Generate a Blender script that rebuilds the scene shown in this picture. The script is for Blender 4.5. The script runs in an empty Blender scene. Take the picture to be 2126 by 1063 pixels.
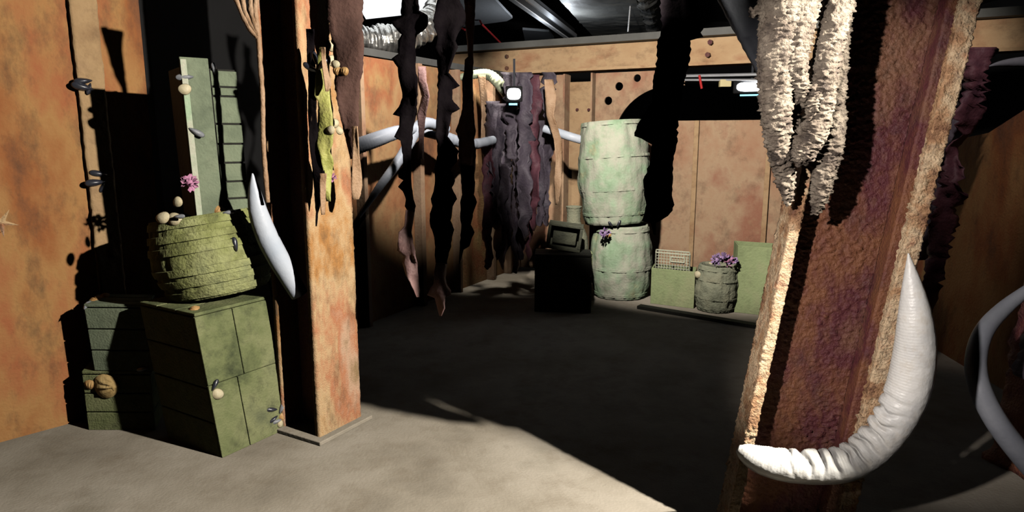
import bpy, bmesh, math, random
from mathutils import Vector, Matrix, noise
random.seed(7)
R = math.radians
sc = bpy.context.scene
COL = sc.collection
# ------------------------------------------------------------------ camera
H, PITCH, F = 1.6, R(10.1), 1400.0
cp, sp = math.cos(PITCH), math.sin(PITCH)
cam = bpy.data.cameras.new('camera'); cam.sensor_width = 36; cam.lens = F/2126*36; cam.clip_start = .05
camo = bpy.data.objects.new('camera', cam); COL.objects.link(camo)
camo.location = (0, 0, H); camo.rotation_euler = (R(90)-PITCH, 0, 0)
sc.camera = camo
# ------------------------------------------------------------------ world, exposure, lights
w = bpy.data.worlds.new('world'); sc.world = w; w.use_nodes = True
w.node_tree.nodes['Background'].inputs[0].default_value = (.55, .6, .8, 1)
w.node_tree.nodes['Background'].inputs[1].default_value = .006
sc.view_settings.view_transform = 'Standard'; sc.view_settings.look = 'None'
sc.cycles.max_bounces = 4; sc.cycles.diffuse_bounces = 0; sc.cycles.glossy_bounces = 2
sc.view_settings.exposure = .15; sc.view_settings.gamma = 1; sc.view_settings.use_curve_mapping = False

def lamp(name, loc, tgt, power, col, radius, cone=None, blend=.3):
    d = bpy.data.lights.new(name, 'SPOT' if cone else 'POINT')
    d.energy = power; d.color = col; d.shadow_soft_size = radius
    o = bpy.data.objects.new(name, d); COL.objects.link(o); o.location = loc
    if cone:
        d.spot_size = R(cone); d.spot_blend = blend
        o.rotation_euler = (Vector(tgt)-Vector(loc)).to_track_quat('-Z', 'Y').to_euler()
    return o
# ceiling lamp to the right behind the tilted column: lights crates, left wall, left column and near floor
lamp('flood_lamp_key', (2.2, 1.33, 2.7), (-1.4, 3.4, .9), 1050, (1, .93, .82), .035, 105, .25)
# lamp behind the viewer on the left: lights the tilted column and its horn
lamp('flood_lamp_column', (-.85, .45, 2.1), (1.26, 2.55, 1.27), 340, (1, .92, .86), .04, 35, .55)
# added lamp without a seen source, brightens the right wall and red kelp
lamp('added_fill_right', (2.35, 3.5, 2.95), (3.15, 4.5, 1.75), 42, (1, .86, .8), .05, 56, .8)
# small added lamp, unseen above the beam, brightens the ducts and rails
lamp('added_fill_ceiling', (.6, 7.9, 2.75), None, 14, (.85, .92, 1), .05)
# spots over the middle of the room for the back of the room
lamp('spot_lamp_barrels', (.3, 3.9, 2.75), (1.95, 7.0, 1.93), 500, (1, .93, .84), .05, 76, .3)
lamp('spot_lamp_horns', (.1, 4.4, 2.8), (-.95, 5.9, 2.2), 230, (1, .93, .86), .04, 64, .5)
lamp('spot_lamp_corner', (-.2, 6.9, 2.9), (-.05, 7.75, .3), 110, (1, .93, .82), .05, 50, .6)

def at(px, py, Y):
    """world point seen at photo pixel (px,py) standing Y metres ahead of the viewer"""
    a = (px-1063)/F; b = -(py-531.5)/F
    fy = cp + b*sp; fz = -sp + b*cp
    t = Y/fy
    return Vector((a*t, Y, H+fz*t))
def gnd(px, py, z=0):
    a = (px-1063)/F; b = -(py-531.5)/F
    fy = cp + b*sp; fz = -sp + b*cp
    t = (z-H)/fz
    return Vector((a*t, fy*t, z))
def pxs(n, Y, py=500):
    b = -(py-531.5)/F
    return n*Y/(cp+b*sp)/F
# ------------------------------------------------------------------ materials
def mat(name, cols, scale=2.5, stretch=(1, 1, 1), rough=.85, bump=.3, bscale=40, speck=None, speck_amt=.5,
        metal=0, detail=8, world=False, wav=None, spec=.3):
    m = bpy.data.materials.new(name); m.use_nodes = True
    nt = m.node_tree; n = nt.nodes; l = nt.links
    b = n['Principled BSDF']; b.inputs['Roughness'].default_value = rough; b.inputs['Metallic'].default_value = metal
    b.inputs['Specular IOR Level'].default_value = spec
    tc = n.new('ShaderNodeTexCoord'); mp = n.new('ShaderNodeMapping'); mp.inputs['Scale'].default_value = stretch
    l.new(tc.outputs['Object'], mp.inputs['Vector'])
    n1 = n.new('ShaderNodeTexNoise'); n1.inputs['Scale'].default_value = scale; n1.inputs['Detail'].default_value = detail
    n1.inputs['Roughness'].default_value = .6
    l.new(mp.outputs[0], n1.inputs['Vector'])
    r = n.new('ShaderNodeValToRGB'); e = r.color_ramp.elements
    lo, hi = .3, .7
    k = len(cols)
    e[0].position = lo; e[0].color = (*cols[0], 1); e[1].position = hi; e[1].color = (*cols[-1], 1)
    for i in range(1, k-1):
        x = e.new(lo+(hi-lo)*i/(k-1)); x.color = (*cols[i], 1)
    l.new(n1.outputs['Fac'], r.inputs[0])
    out = r.outputs[0]
    n2 = n.new('ShaderNodeTexNoise'); n2.inputs['Scale'].default_value = bscale; n2.inputs['Detail'].default_value = 6
    l.new(tc.outputs['Object'], n2.inputs['Vector'])
    if speck:
        n3 = n.new('ShaderNodeTexNoise'); n3.inputs['Scale'].default_value = scale*3.1; n3.inputs['Detail'].default_value = 10
        n3.inputs['Roughness'].default_value = .75; l.new(mp.outputs[0], n3.inputs['Vector'])
        r3 = n.new('ShaderNodeValToRGB'); r3.color_ramp.elements[0].position = .5; r3.color_ramp.elements[1].position = .72
        r3.color_ramp.elements[1].color = (speck_amt,)*3+(1,)
        l.new(n3.outputs['Fac'], r3.inputs[0])
        mx = n.new('ShaderNodeMixRGB'); mx.inputs[2].default_value = (*speck, 1)
        l.new(r3.outputs[0], mx.inputs[0]); l.new(out, mx.inputs[1]); out = mx.outputs[0]
    l.new(out, b.inputs['Base Color'])
    if bump:
        bp = n.new('ShaderNodeBump'); bp.inputs['Strength'].default_value = bump; bp.inputs['Distance'].default_value = .01
        l.new(n2.outputs['Fac'], bp.inputs['Height']); l.new(bp.outputs[0], b.inputs['Normal'])
    return m
def emit(name, col, s):
    m = bpy.data.materials.new(name); m.use_nodes = True
    b = m.node_tree.nodes['Principled BSDF']
    b.inputs['Base Color'].default_value = (*col, 1)
    b.inputs['Emission Color'].default_value = (*col, 1); b.inputs['Emission Strength'].default_value = s
    return m
M = {}
M['rust_wall'] = mat('rust_wall', [(.13, .06, .035), (.33, .12, .04), (.42, .22, .08), (.38, .12, .05), (.46, .30, .12)], 1.5, (1, 1, .5), bump=.35, bscale=60, speck=(.07, .045, .03), speck_amt=.8)
M['rust_orange'] = mat('rust_orange', [(.20, .10, .06), (.50, .22, .10), (.56, .34, .16), (.48, .18, .08), (.56, .38, .16)], 1.3, (1, 1, .7), bump=.25, bscale=50, speck=(.12, .07, .045), speck_amt=.7)
M['rust_back'] = mat('rust_back', [(.26, .11, .07), (.50, .28, .17), (.56, .38, .24), (.42, .19, .12), (.56, .38, .22)], 1.3, (.9, .9, .75), bump=.25, bscale=50, speck=(.12, .07, .045), speck_amt=.7)
M['rust_beam'] = mat('rust_beam', [(.36, .17, .09), (.52, .33, .18), (.58, .39, .22), (.44, .22, .12)], 1.6, (1, 1, 1.5), bump=.2, bscale=60, speck=(.16, .09, .05), speck_amt=.6)
M['rust_column'] = mat('rust_column', [(.14, .09, .05), (.46, .22, .07), (.58, .40, .22), (.48, .20, .10), (.56, .36, .24), (.30, .20, .10)], 2.6, (1.2, 1.2, .55), bump=.6, bscale=140, speck=(.14, .08, .04), speck_amt=.75)
M['rust_dark'] = mat('rust_dark', [(.03, .018, .018), (.12, .028, .025), (.21, .080, .035), (.10, .02, .028), (.20, .09, .05), (.06, .04, .03)], 2.2, (1, 1, .6), bump=.8, bscale=90, speck=(.03, .02, .02), speck_amt=.7, rough=.62, spec=.5)
M['edge_crust'] = mat('edge_crust', [(.20, .09, .05), (.52, .30, .16), (.74, .56, .36), (.55, .27, .15)], 9, bump=1, bscale=120, speck=(.08, .04, .04), speck_amt=.9, rough=.6)
M['wall_batten'] = mat('wall_batten', [(.30, .18, .09), (.44, .29, .15), (.36, .23, .13)], 3, bump=.5, bscale=50, speck=(.15, .09, .05))
M['concrete'] = mat('concrete', [(.24, .21, .165), (.34, .30, .24), (.42, .375, .31), (.31, .28, .225)], 1.4, bump=.25, bscale=70, speck=(.21, .17, .12), speck_amt=.6)
M['green_wood'] = mat('green_wood', [(.06, .075, .035), (.17, .195, .085), (.24, .255, .125), (.14, .155, .085)], 3.5, bump=.5, bscale=90, speck=(.035, .04, .025), speck_amt=.7)
M['grey_green_wood'] = mat('grey_green_wood', [(.10, .125, .085), (.20, .24, .16), (.25, .28, .19)], 3, (1, 1, 1), bump=.4, bscale=90, speck=(.05, .06, .045))
M['barrel_green'] = mat('barrel_green', [(.08, .09, .04), (.24, .26, .09), (.38, .40, .18), (.19, .21, .11)], 4, bump=.8, bscale=70, speck=(.06, .05, .03), speck_amt=.6)
M['barrel_pale'] = mat('barrel_pale', [(.24, .38, .22), (.38, .50, .34), (.50, .50, .40), (.34, .46, .30), (.50, .44, .26)], 2.6, bump=.5, bscale=50, speck=(.2, .24, .15), speck_amt=.5)
M['crate_pale'] = mat('crate_pale', [(.22, .27, .13), (.32, .38, .19), (.38, .38, .22)], 2.6, bump=.5, bscale=50, speck=(.15, .17, .09))
M['wicker'] = mat('wicker', [(.16, .17, .12), (.26, .27, .19), (.30, .29, .2)], 6, bump=.8, bscale=60)
M['wicker_dark'] = mat('wicker_dark', [(.07, .075, .055), (.14, .145, .10)], 8, bump=1, bscale=40)
M['dark_wood'] = mat('dark_wood', [(.012, .012, .01), (.03, .03, .024)], 3, bump=.4)
M['black_paint_and_shade'] = mat('black_paint_and_shade', [(.003, .003, .0035), (.006, .006, .007)], 3, bump=.1)  # real black paint, and also the shade coloured onto the left walls
M['brace_black'] = mat('brace_black', [(.018, .02, .026), (.035, .038, .046)], 3, bump=.3, rough=.8)
M['horn_white'] = mat('horn_white', [(.60, .60, .60), (.80, .79, .76), (.84, .82, .78)], 5, bump=.3, bscale=50, rough=.38, spec=.5, speck=(.55, .46, .34), speck_amt=.5)
M['horn_blue'] = mat('horn_blue', [(.48, .54, .64), (.62, .66, .74)], 5, bump=.15, bscale=50, rough=.4)
M['horn_green'] = mat('horn_green', [(.44, .52, .36), (.62, .66, .46)], 5, bump=.15, bscale=50, rough=.4)
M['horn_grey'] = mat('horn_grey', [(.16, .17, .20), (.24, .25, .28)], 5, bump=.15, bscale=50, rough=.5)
M['kelp_dark_unlit'] = mat('kelp_dark_unlit', [(.004, .003, .004), (.010, .008, .009)], 8, bump=.5, bscale=50, rough=1, spec=0)  # kelp taken to near black, its unlit look put into the colour
M['kelp_mauve'] = mat('kelp_mauve', [(.12, .065, .065), (.28, .17, .16), (.20, .10, .09)], 6, bump=.6, bscale=50, rough=.6)  # lit copy of the same kelp, brighter for the hanging tips
M['kelp_red'] = mat('kelp_red', [(.04, .016, .025), (.11, .04, .055), (.07, .03, .045)], 6, bump=.5, bscale=50, rough=.6)
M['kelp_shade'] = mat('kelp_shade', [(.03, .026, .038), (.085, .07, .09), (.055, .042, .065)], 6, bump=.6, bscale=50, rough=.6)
M['kelp_brown'] = mat('kelp_brown', [(.035, .02, .018), (.10, .055, .045), (.06, .03, .03)], 5, (1, 1, .5), bump=.6, bscale=50, rough=.8, spec=.1)
M['kelp_green'] = mat('kelp_green', [(.22, .24, .05), (.42, .42, .12), (.34, .30, .12)], 8, bump=.6, bscale=70, rough=.5)
M['kelp_tan'] = mat('kelp_tan', [(.30, .17, .09), (.50, .34, .22)], 8, bump=.6, bscale=70, rough=.6)
M['crust'] = mat('crust', [(.05, .04, .035), (.15, .12, .095), (.25, .21, .165), (.11, .085, .07)], 12, bump=1, bscale=110, spec=.1, rough=.8, speck=(.05, .04, .04), speck_amt=.8)
M['foil'] = mat('foil', [(.55, .55, .52), (.8, .8, .78)], 4, bump=1, bscale=14, rough=.28, metal=.9)
M['steel'] = mat('steel', [(.30, .31, .33), (.42, .43, .45)], 3, bump=.1, rough=.45, metal=.4)
M['duct_grey'] = mat('duct_grey', [(.10, .10, .095), (.15, .15, .14)], 3, bump=.3, bscale=20, rough=.6)
M['tile'] = mat('tile', [(.60, .62, .64), (.7, .7, .72)], 20, bump=.3, bscale=120)
M['shell_cream'] = mat('shell_cream', [(.48, .40, .24), (.66, .60, .42)], 20, bump=.4, rough=.5)
M['shell_orange'] = mat('shell_orange', [(.40, .20, .07), (.62, .40, .17)], 20, bump=.4, rough=.5)
M['shell_tan'] = mat('shell_tan', [(.40, .25, .09), (.58, .42, .19)], 14, bump=.6, rough=.6)
M['mussel'] = mat('mussel', [(.010, .012, .018), (.035, .038, .055)], 20, bump=.2, rough=.3, spec=.7)
M['shell_grey'] = mat('shell_grey', [(.12, .13, .16), (.30, .31, .33)], 20, bump=.2, rough=.35)
M['flower'] = mat('flower', [(.42, .14, .28), (.66, .34, .5)], 30, bump=.2)
M['flower_violet'] = mat('flower_violet', [(.24, .15, .36), (.50, .34, .55)], 30, bump=.2)
M['wire'] = mat('wire', [(.55, .57, .42), (.68, .70, .55)], 9, bump=0, rough=.5)
M['red'] = mat('red', [(.55, .03, .03), (.6, .04, .04)], 5, bump=0)
M['brass'] = mat('brass', [(.62, .52, .26), (.7, .6, .3)], 5, bump=0, rough=.4)
M['led'] = emit('led', (.93, .96, 1), 12)
M['led_red'] = emit('led_blue', (.25, .75, .95), .9)
M['panel_light'] = emit('panel_light', (.95, .98, 1), 1.1)
# ------------------------------------------------------------------ helpers
def finish(o, label=None, cat=None, group=None, kind=None):
    if label: o['label'] = label
    if cat: o['category'] = cat
    if group: o['group'] = group
    if kind: o['kind'] = kind
    return o
def empty(name, loc, label=None, cat=None, group=None):
    o = bpy.data.objects.new(name, None); COL.objects.link(o); o.location = loc; o.empty_display_size = .05
    return finish(o, label, cat, group)
def obj(name, bm, m, parent=None, smooth=False, solid=0, sub=0, label=None, cat=None, group=None, kind=None, bev=0):
    """link a bmesh built in world coordinates as ONE mesh object, its origin moved to the parent's or its own base"""
    bm.normal_update()
    if parent: off = parent.matrix_world_loc if False else wloc(parent)
    else:
        vs = [v.co for v in bm.verts]
        off = Vector(((min(v.x for v in vs)+max(v.x for v in vs))/2, (min(v.y for v in vs)+max(v.y for v in vs))/2, min(v.z for v in vs)))
    if parent and parent.type == 'MESH': pass
    for v in bm.verts: v.co -= off
    me = bpy.data.meshes.new(name); bm.to_mesh(me); bm.free()
    if smooth: me.polygons.foreach_set('use_smooth', [True]*len(me.polygons))
    me.materials.append(M[m] if isinstance(m, str) else m)
    o = bpy.data.objects.new(name, me); COL.objects.link(o)
    if parent: o.parent = parent
    else: o.location = off
    if bev:
        b = o.modifiers.new('bevel', 'BEVEL'); b.width = bev; b.segments = 2; b.limit_method = 'ANGLE'
    if solid:
        s = o.modifiers.new('solid', 'SOLIDIFY'); s.thickness = solid; s.offset = 0
    if sub:
        s = o.modifiers.new('sub', 'SUBSURF'); s.levels = sub; s.render_levels = sub
    return finish(o, label, cat, group, kind)
def wloc(o):
    p = Vector(o.location)
    while o.parent: o = o.parent; p = p+Vector(o.location)
    return p
def obox(bm, c, u, v, w_):
    """box with corner c and three edge vectors"""
    c, u, v, w_ = map(Vector, (c, u, v, w_))
    p = [bm.verts.new(c+u*i+v*j+w_*k) for k in (0, 1) for j in (0, 1) for i in (0, 1)]
    fs = [(0, 2, 3, 1), (4, 5, 7, 6), (0, 1, 5, 4), (2, 6, 7, 3), (0, 4, 6, 2), (1, 3, 7, 5)]
    flip = u.cross(v).dot(w_) < 0
    for f in fs:
        q = [p[i] for i in f]
        bm.faces.new(q[::-1] if flip else q)
    return bm
def box(c, u, v, w_): return obox(bmesh.new(), c, u, v, w_)
def rbox(c, u, v, w_, step, amp, freq=(30, 30, 60), amp2=0, seed=0, edge=0):
    """box with every face finely gridded and its surface pushed in and out by noise (encrusted steel)"""
    c, u, v, w_ = map(Vector, (c, u, v, w_))
    bm = bmesh.new(); cen = c+(u+v+w_)/2; ax = [u, v, w_]
    for a in range(3):
        for s in (0, 1):
            b1, b2 = ax[(a+1) % 3], ax[(a+2) % 3]
            o = c+ax[a]*s
            n1 = max(1, int(b1.length/step)); n2 = max(1, int(b2.length/step))
            g = [[bm.verts.new(o+b1*(i/n1)+b2*(j/n2)) for j in range(n2+1)] for i in range(n1+1)]
            for i in range(n1):
                for j in range(n2):
                    q = [g[i][j], g[i+1][j], g[i+1][j+1], g[i][j+1]]
                    bm.faces.new(q if (s == 1) == (u.cross(v).dot(w_) > 0) else q[::-1])
    bmesh.ops.remove_doubles(bm, verts=bm.verts, dist=step*.05)
    bm.normal_update()
    nr = {v_: v_.normal.copy() for v_ in bm.verts}
    for v_ in bm.verts:
        p = v_.co+Vector((seed, seed, 0))
        q = Vector((p.x*freq[0], p.y*freq[1], p.z*freq[2]))
        warp = noise.noise(q*.35)*1.2
        h = noise.noise(q+Vector((warp, warp, warp)))
        h = abs(h)*1.6-.35 + .5*noise.noise(q*2.3)
        k = .55+.9*max(0, noise.noise(p*4.0)+.25)
        d = amp*h*k
        v_.co += nr[v_]*d
    return bm
def tube(bm, pts, rad, n=12, cap=True):
    rings = []
    up = None
    for i, p in enumerate(pts):
        t = (pts[min(i+1, len(pts)-1)]-pts[max(i-1, 0)]).normalized()
        if up is None:
            up = t.orthogonal().normalized()
        up = (up-t*up.dot(t)).normalized(); b = t.cross(up)
        r = rad[i] if isinstance(rad, (list, tuple)) else rad
        rings.append([bm.verts.new(p+(up*math.cos(a)+b*math.sin(a))*r) for a in [2*math.pi*k/n for k in range(n)]])
    for a, b_ in zip(rings, rings[1:]):
        for k in range(n): bm.faces.new((a[k], a[(k+1) % n], b_[(k+1) % n], b_[k]))
    if cap:
        bm.faces.new(rings[0][::-1]); bm.faces.new(rings[-1])
    return rings
def spline(P, n):
    out = []
    for i in range(len(P)-1):
        p0 = P[max(i-1, 0)]; p1 = P[i]; p2 = P[i+1]; p3 = P[min(i+2, len(P)-1)]
        for k in range(n):
            t = k/n
            out.append([.5*(2*b+(c-a)*t+(2*a-5*b+4*c-d)*t*t+(3*b-a-3*c+d)*t**3) for a, b, c, d in zip(p0, p1, p2, p3)])
    out.append(list(P[-1])); return out
def prism(poly, o, u, v, n_, th):
    """plate with outline poly (2D, may be concave) in plane (o,u,v), thickness th along n_"""
    bm = bmesh.new()
    A = [bm.verts.new(Vector(o)+Vector(u)*x+Vector(v)*y) for x, y in poly]
    es = [bm.edges.new((A[i], A[(i+1) % len(A)])) for i in range(len(A))]
    r = bmesh.ops.triangle_fill(bm, edges=es, use_beauty=True)
    g = bmesh.ops.extrude_face_region(bm, geom=bm.faces[:])
    for e in g['geom']:
        if isinstance(e, bmesh.types.BMVert): e.co += Vector(n_)*th
    bmesh.ops.recalc_face_normals(bm, faces=bm.faces)
    return bm
def Z(z): return Vector((0, 0, z))
# ------------------------------------------------------------------ the room
bm = bmesh.new(); N = 60
obox(bm, (-7, -3, -.1), (14, 0, 0), (0, 15, 0), (0, 0, .1))
obj('floor', bm, 'concrete', kind='structure')
obj('ceiling', box((-7, -3, 3.5), (14, 0, 0), (0, 15, 0), (0, 0, .1)), 'black_paint_and_shade', kind='structure')
obj('wall_far', box((-7, 11.9, 0), (14, 0, 0), (0, .1, 0), (0, 0, 3.5)), 'black_paint_and_shade', kind='structure')
obj('wall_outer_left', box((-7, -3, 0), (.1, 0, 0), (0, 14.9, 0), (0, 0, 3.5)), 'black_paint_and_shade', kind='structure')
obj('wall_outer_right', box((6.9, -3, 0), (.1, 0, 0), (0, 14.9, 0), (0, 0, 3.5)), 'black_paint_and_shade', kind='structure')
obj('wall_behind', box((-6.9, -3, 0), (13.8, 0, 0), (0, .1, 0), (0, 0, 3.5)), 'black_paint_and_shade', kind='structure')
def wallseg(name, a, b, z0, z1, m, th=.06):
    a = Vector((*a, 0)); b = Vector((*b, 0)); d = (b-a).normalized(); n_ = Vector((-d.y, d.x, 0))   # n_ points away from the viewer for left-to-right walls
    return obj(name, box(a+Z(z0), b-a, n_*th, Z(z1-z0)), m, kind='structure')
LC = (-2.09, 4.04); K = (.113, 8.22)
WS = (-2.115, 4.012)
wallseg('wall_left', (-2.69-1.2, 3.37-1.333), WS, 0, 3.3, 'rust_wall')
wallseg('wall_left', WS, LC, 0, 3.3, 'black_paint_and_shade')  # narrow strip coloured black to stand in for shade at the corner
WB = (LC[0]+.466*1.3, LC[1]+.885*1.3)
wallseg('wall_back_left', LC, WB, 0, 3.3, 'black_paint_and_shade')  # wall stretch coloured black, shade put into its colour
wallseg('wall_back_left', WB, K, 0, 2.24, 'rust_orange')
bd = Vector((1, -.515, 0)).normalized(); bn = Vector((.515, 1, 0)).normalized()
K3 = Vector((*K, 0)); RC = Vector((3.4, 8.28-.515*3.4, 0))
wallseg('wall_back_right', K, (RC.x, RC.y), 0, 1.76, 'rust_back')
# added unseen black panel that cuts off the key lamp's light
obj('light_blocker_panel', box((1.82, 1.71, 0), (2.6, 0, 0), (0, .06, 0), (0, 0, 3.4)), 'black_paint_and_shade', kind='structure')
# right wall with its top edge rising in a curve
rw0 = Vector((3.38, 6.45, 0)); rw1 = Vector((3.02, 2.9, 0)); L = (rw1-rw0).length; rd = (rw1-rw0).normalized()
poly = [(0, 0), (L, 0), (L, 2.35)]+[(L-x, y) for x, y in ((.5, 2.3), (.85, 2.1), (1.1, 1.9), (1.35, 1.76), (1.7, 1.62), (2.2, 1.56))]+[(0, 1.55)]
obj('wall_right', prism(poly, rw0, rd, (0, 0, 1), Vector((rd.y, -rd.x, 0))*-1, .06), 'rust_wall', kind='structure')

# steel seams standing on the walls
def seam(name, p, d, n_, wd, z0, z1, m, th=.03, label=None, rough=0):
    p = Vector((*p, 0)); 
    if rough:
        b_ = rbox(p-d*wd/2-n_*th+Z(z0), d*wd, n_*th, Z(z1-z0), .012, rough, (22, 22, 12))
        return obj(name, b_, m, kind='structure', smooth=True)
    return obj(name, box(p-d*wd/2-n_*th+Z(z0), d*wd, n_*th, Z(z1-z0)), m, kind='structure', bev=.004)
wl = (Vector((*LC, 0))-Vector((-2.69, 3.37, 0))).normalized(); wln = Vector((-wl.y, wl.x, 0))
wb = (Vector((*K, 0))-Vector((*LC, 0))).normalized(); wbn = Vector((-wb.y, wb.x, 0))
seam('trim_1', (-2.69+wl.x*.57, 3.37+wl.y*.57), wl, wln, .13, 0, 3.2, 'wall_batten', .035, rough=.008)
for i, s in enumerate((1.75, 2.55, 3.2, 3.9, 4.3)):
    seam('trim_%d' % (i+2), (LC[0]+wb.x*s, LC[1]+wb.y*s), wb, wbn, .06 if i % 2 else .045, 0, 2.24, 'rust_back', .09)
def onback(px):
    a = (px-1063)/F; x = y = 0; y = 7.
    for _ in range(30):
        x = a*(cp*y+sp*.3); y = 8.28-.515*x
    return Vector((x, y, 0))
for i, px in enumerate((1444, 1595)):
    p = onback(px); seam('trim_%d' % (i+8), (p.x, p.y), bd, bn, .05, 0, 1.76, 'rust_beam', .035)
# ------------------------------------------------------------------ bulkhead frames with round openings
t = empty('steel_bulkhead', K3+bd*.9, 'rust steel bulkhead plate with round holes beside an arched opening behind the tallest barrel', 'steel frame')
def plate(name, px0, px1, cx, cz, rad, side, parent, holes=()):
    """plate from px0 to px1 with an arc bitten out of one side"""
    a = onback(px0)-bn*.12; b = onback(px1)-bn*.12; W = (b-a).length
    poly = [(0, 0)]
    bm_ = None
    if side == 'R':
        arc = [(cx+rad*math.cos(th), cz+rad*math.sin(th)) for th in [R(180-k*90/14) for k in range(15)]]
        poly = [(0, 0), (cx-rad, 0)]+arc+[(W, cz+rad), (W, 2.28), (0, 2.28)]
    elif side == 'L':
        arc = [(cx+rad*math.cos(th), cz+rad*math.sin(th)) for th in [R(90-k*90/14) for k in range(15)]]
        poly = [(W, 2.28), (0, 2.28), (0, cz+rad)]+arc+[(cx+rad, 0), (W, 0)]
    else: poly = [(0, 0), (W, 0), (W, 2.28), (0, 2.28)]
    b_ = prism(poly, a, bd, (0, 0, 1), bn, .025)
    o = obj(name, b_, 'rust_back', parent)
    if holes:
        cb = bmesh.new()
        for hx, hz, hr in holes:
            ring = [Vector(a)+bd*hx+Z(hz)-bn*.05+(bd*math.cos(q)+Z(math.sin(q)))*hr for q in [2*math.pi*k/20 for k in range(20)]]
            v0 = [cb.verts.new(p) for p in ring]; v1 = [cb.verts.new(p+bn*.13) for p in ring]
            cb.faces.new(v0); cb.faces.new(v1[::-1])
            for k in range(20): cb.faces.new((v0[k], v1[k], v1[(k+1) % 20], v0[(k+1) % 20]))
        bmesh.ops.recalc_face_normals(cb, faces=cb.faces)
        me = bpy.data.meshes.new('cut'); cb.to_mesh(me); cb.free(); co = bpy.data.objects.new('cut', me); COL.objects.link(co)
        bpy.context.view_layer.update()
        co.location = (0, 0, 0)
        md = o.modifiers.new('b', 'BOOLEAN'); md.object = co; md.operation = 'DIFFERENCE'; md.solver = 'EXACT'
        bpy.context.view_layer.update()
        dg = bpy.context.evaluated_depsgraph_get(); nm = bpy.data.meshes.new_from_object(o.evaluated_get(dg))
        o.modifiers.clear(); o.data = nm; bpy.data.objects.remove(co)
    return o
pl = plate('frame_plate', 1241, 1420, .83, 1.5, .62, 'R', t, holes=((.15, 1.98, .045), (.27, 2.13, .045), (.47, 2.21, .04)))
t2 = empty('steel_bulkhead', K3+bd*.3, 'narrow rust steel bulkhead plate with one round hole above the short white horn', 'steel frame')
plate('frame_plate', 1100, 1180, -.04, 1.45, .33, 'L', t2, holes=((.29, 1.98, .04),))
t3 = empty('steel_bulkhead', K3+bd*.7, 'plain rust panel between two dark stiffeners under the long steel beam', 'steel panel')
a = onback(1183)-bn*.05
obj('panel', box(a, onback(1238)-onback(1183), bn*.02, Z(2.2)), 'rust_beam', t3)
for px in (1183, 1238):
    p = onback(px)
    obj('stiffener', box(p-bn*.2-bd*.012, bd*.02, bn*.17, Z(2.28)), 'rust_back', t3)
for px, py in ((1203, 228), (1227, 228)):
    p = at(px, py, onback(px).y)-bn*.06
    b_ = bmesh.new(); tube(b_, [p, p-bn*.02], .016, 6); obj('bolt', b_, 'rust_dark', t3)
# ------------------------------------------------------------------ long steel beam
b0 = onback(955)-bn*.16; b1 = Vector((5.6, 8.28-.515*5.6, 0))-bn*.16
t = empty('steel_beam', b0+Z(2.3), 'long tan rusty steel I-beam spanning the back of the room above the barrels', 'beam')
bl = b1-b0
bweb = obj('web', box(b0+Z(2.33), bl, bn*.03, Z(.25)), 'rust_beam', t)
obj('flange', box(b0+Z(2.30)-bn*.09, bl, bn*.2, Z(.028)), 'rust_beam', t)
obj('flange', box(b0+Z(2.58)-bn*.13, bl, bn*.26, Z(.07)), 'duct_grey', t)
obj('end_plate', box(b0+Z(2.32)-bn*.09-bd*.012, bd*.012, bn*.2, Z(.27)), 'rust_beam', t)
for px, py in ((1054, 118), (1054, 142), (1475, 88), (1470, 114)):
    p = at(px, py, onback(px).y-.16)
    b_ = bmesh.new(); tube(b_, [p+bn*.01, p-bn*.03], .026, 6); obj('bolt', b_, 'rust_dark', bweb)
# ------------------------------------------------------------------ left steel column
u = Vector((.5, .866, 0)); n_ = Vector((.866, -.5, 0))      # u runs along the broad lit face, n_ points out of it
C1 = Vector((-1.02, 3.36, 0))
t = empty('steel_column', C1, 'orange brown rusty steel column on a grey foot plate beside the mossy crates, hung with green kelp', 'column')
fw = .315
obj('flange', rbox(C1-n_*.035, u*fw, n_*.035, Z(3.3), .014, .0035, (45, 45, 45), seed=3), 'rust_column', t, smooth=True, label='broad lit rusty face of the column')
obj('web', box(C1-n_*.27+u*.14, u*.03, n_*.235, Z(3.3)), 'rust_dark', t)
obj('flange', rbox(C1-n_*.30, u*fw, n_*.03, Z(3.3), .016, .003, (40, 40, 40), seed=5), 'rust_column', t, smooth=True)
obj('base_plate', box(C1-u*.045-n_*.345, u*(fw+.09), n_*.39, Z(.022)), 'concrete', t, bev=.004)
# ------------------------------------------------------------------ right tilted steel column
B1 = Vector((.862, 2.5, 0)); ax = Vector((.138, .0, 1)).normalized(); xx = Vector((1, -.15, 0)).normalized(); yy = Vector((.15, 1, 0)).normalized()
t = empty('steel_column', Vector((1.1, 2.65, 0)), 'big leaning dark red rusty steel column in the right foreground, crusted with bumps', 'column')
LH = 3.35; CW = .472
cweb = obj('web', rbox(B1+xx*.03+yy*.13, xx*(CW-.06), yy*.03, ax*LH, .0065, .012, (34, 34, 75), seed=1), 'rust_dark', t, smooth=True)
obj('flange', rbox(B1, xx*.04, yy*.18, ax*LH, .007, .010, (40, 40, 70), seed=2), 'edge_crust', t, smooth=True, label='left flange with crusted pale front edge')
obj('flange', rbox(B1+xx*(CW-.06), xx*.06, yy*.24, ax*LH, .007, .011, (34, 34, 75), seed=4), 'edge_crust', t, smooth=True, label='right flange with crusted pale front edge')
obj('fillet', rbox(B1+xx*(CW-.09)+yy*.04, xx*.04, yy*.09, ax*LH, .0085, .006, (30, 30, 60), seed=6), 'rust_dark', t, smooth=True)
for px, py in ((1575, 912), (1670, 932)):
    p = at(px, py, 2.65)
    b_ = bmesh.new(); bmesh.ops.create_icosphere(b_, subdivisions=2, radius=.03, matrix=Matrix.Translation(p)@Matrix.Diagonal((1, .7, .7, 1)))
    obj('bolt', b_, 'rust_dark', cweb, smooth=True)
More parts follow.
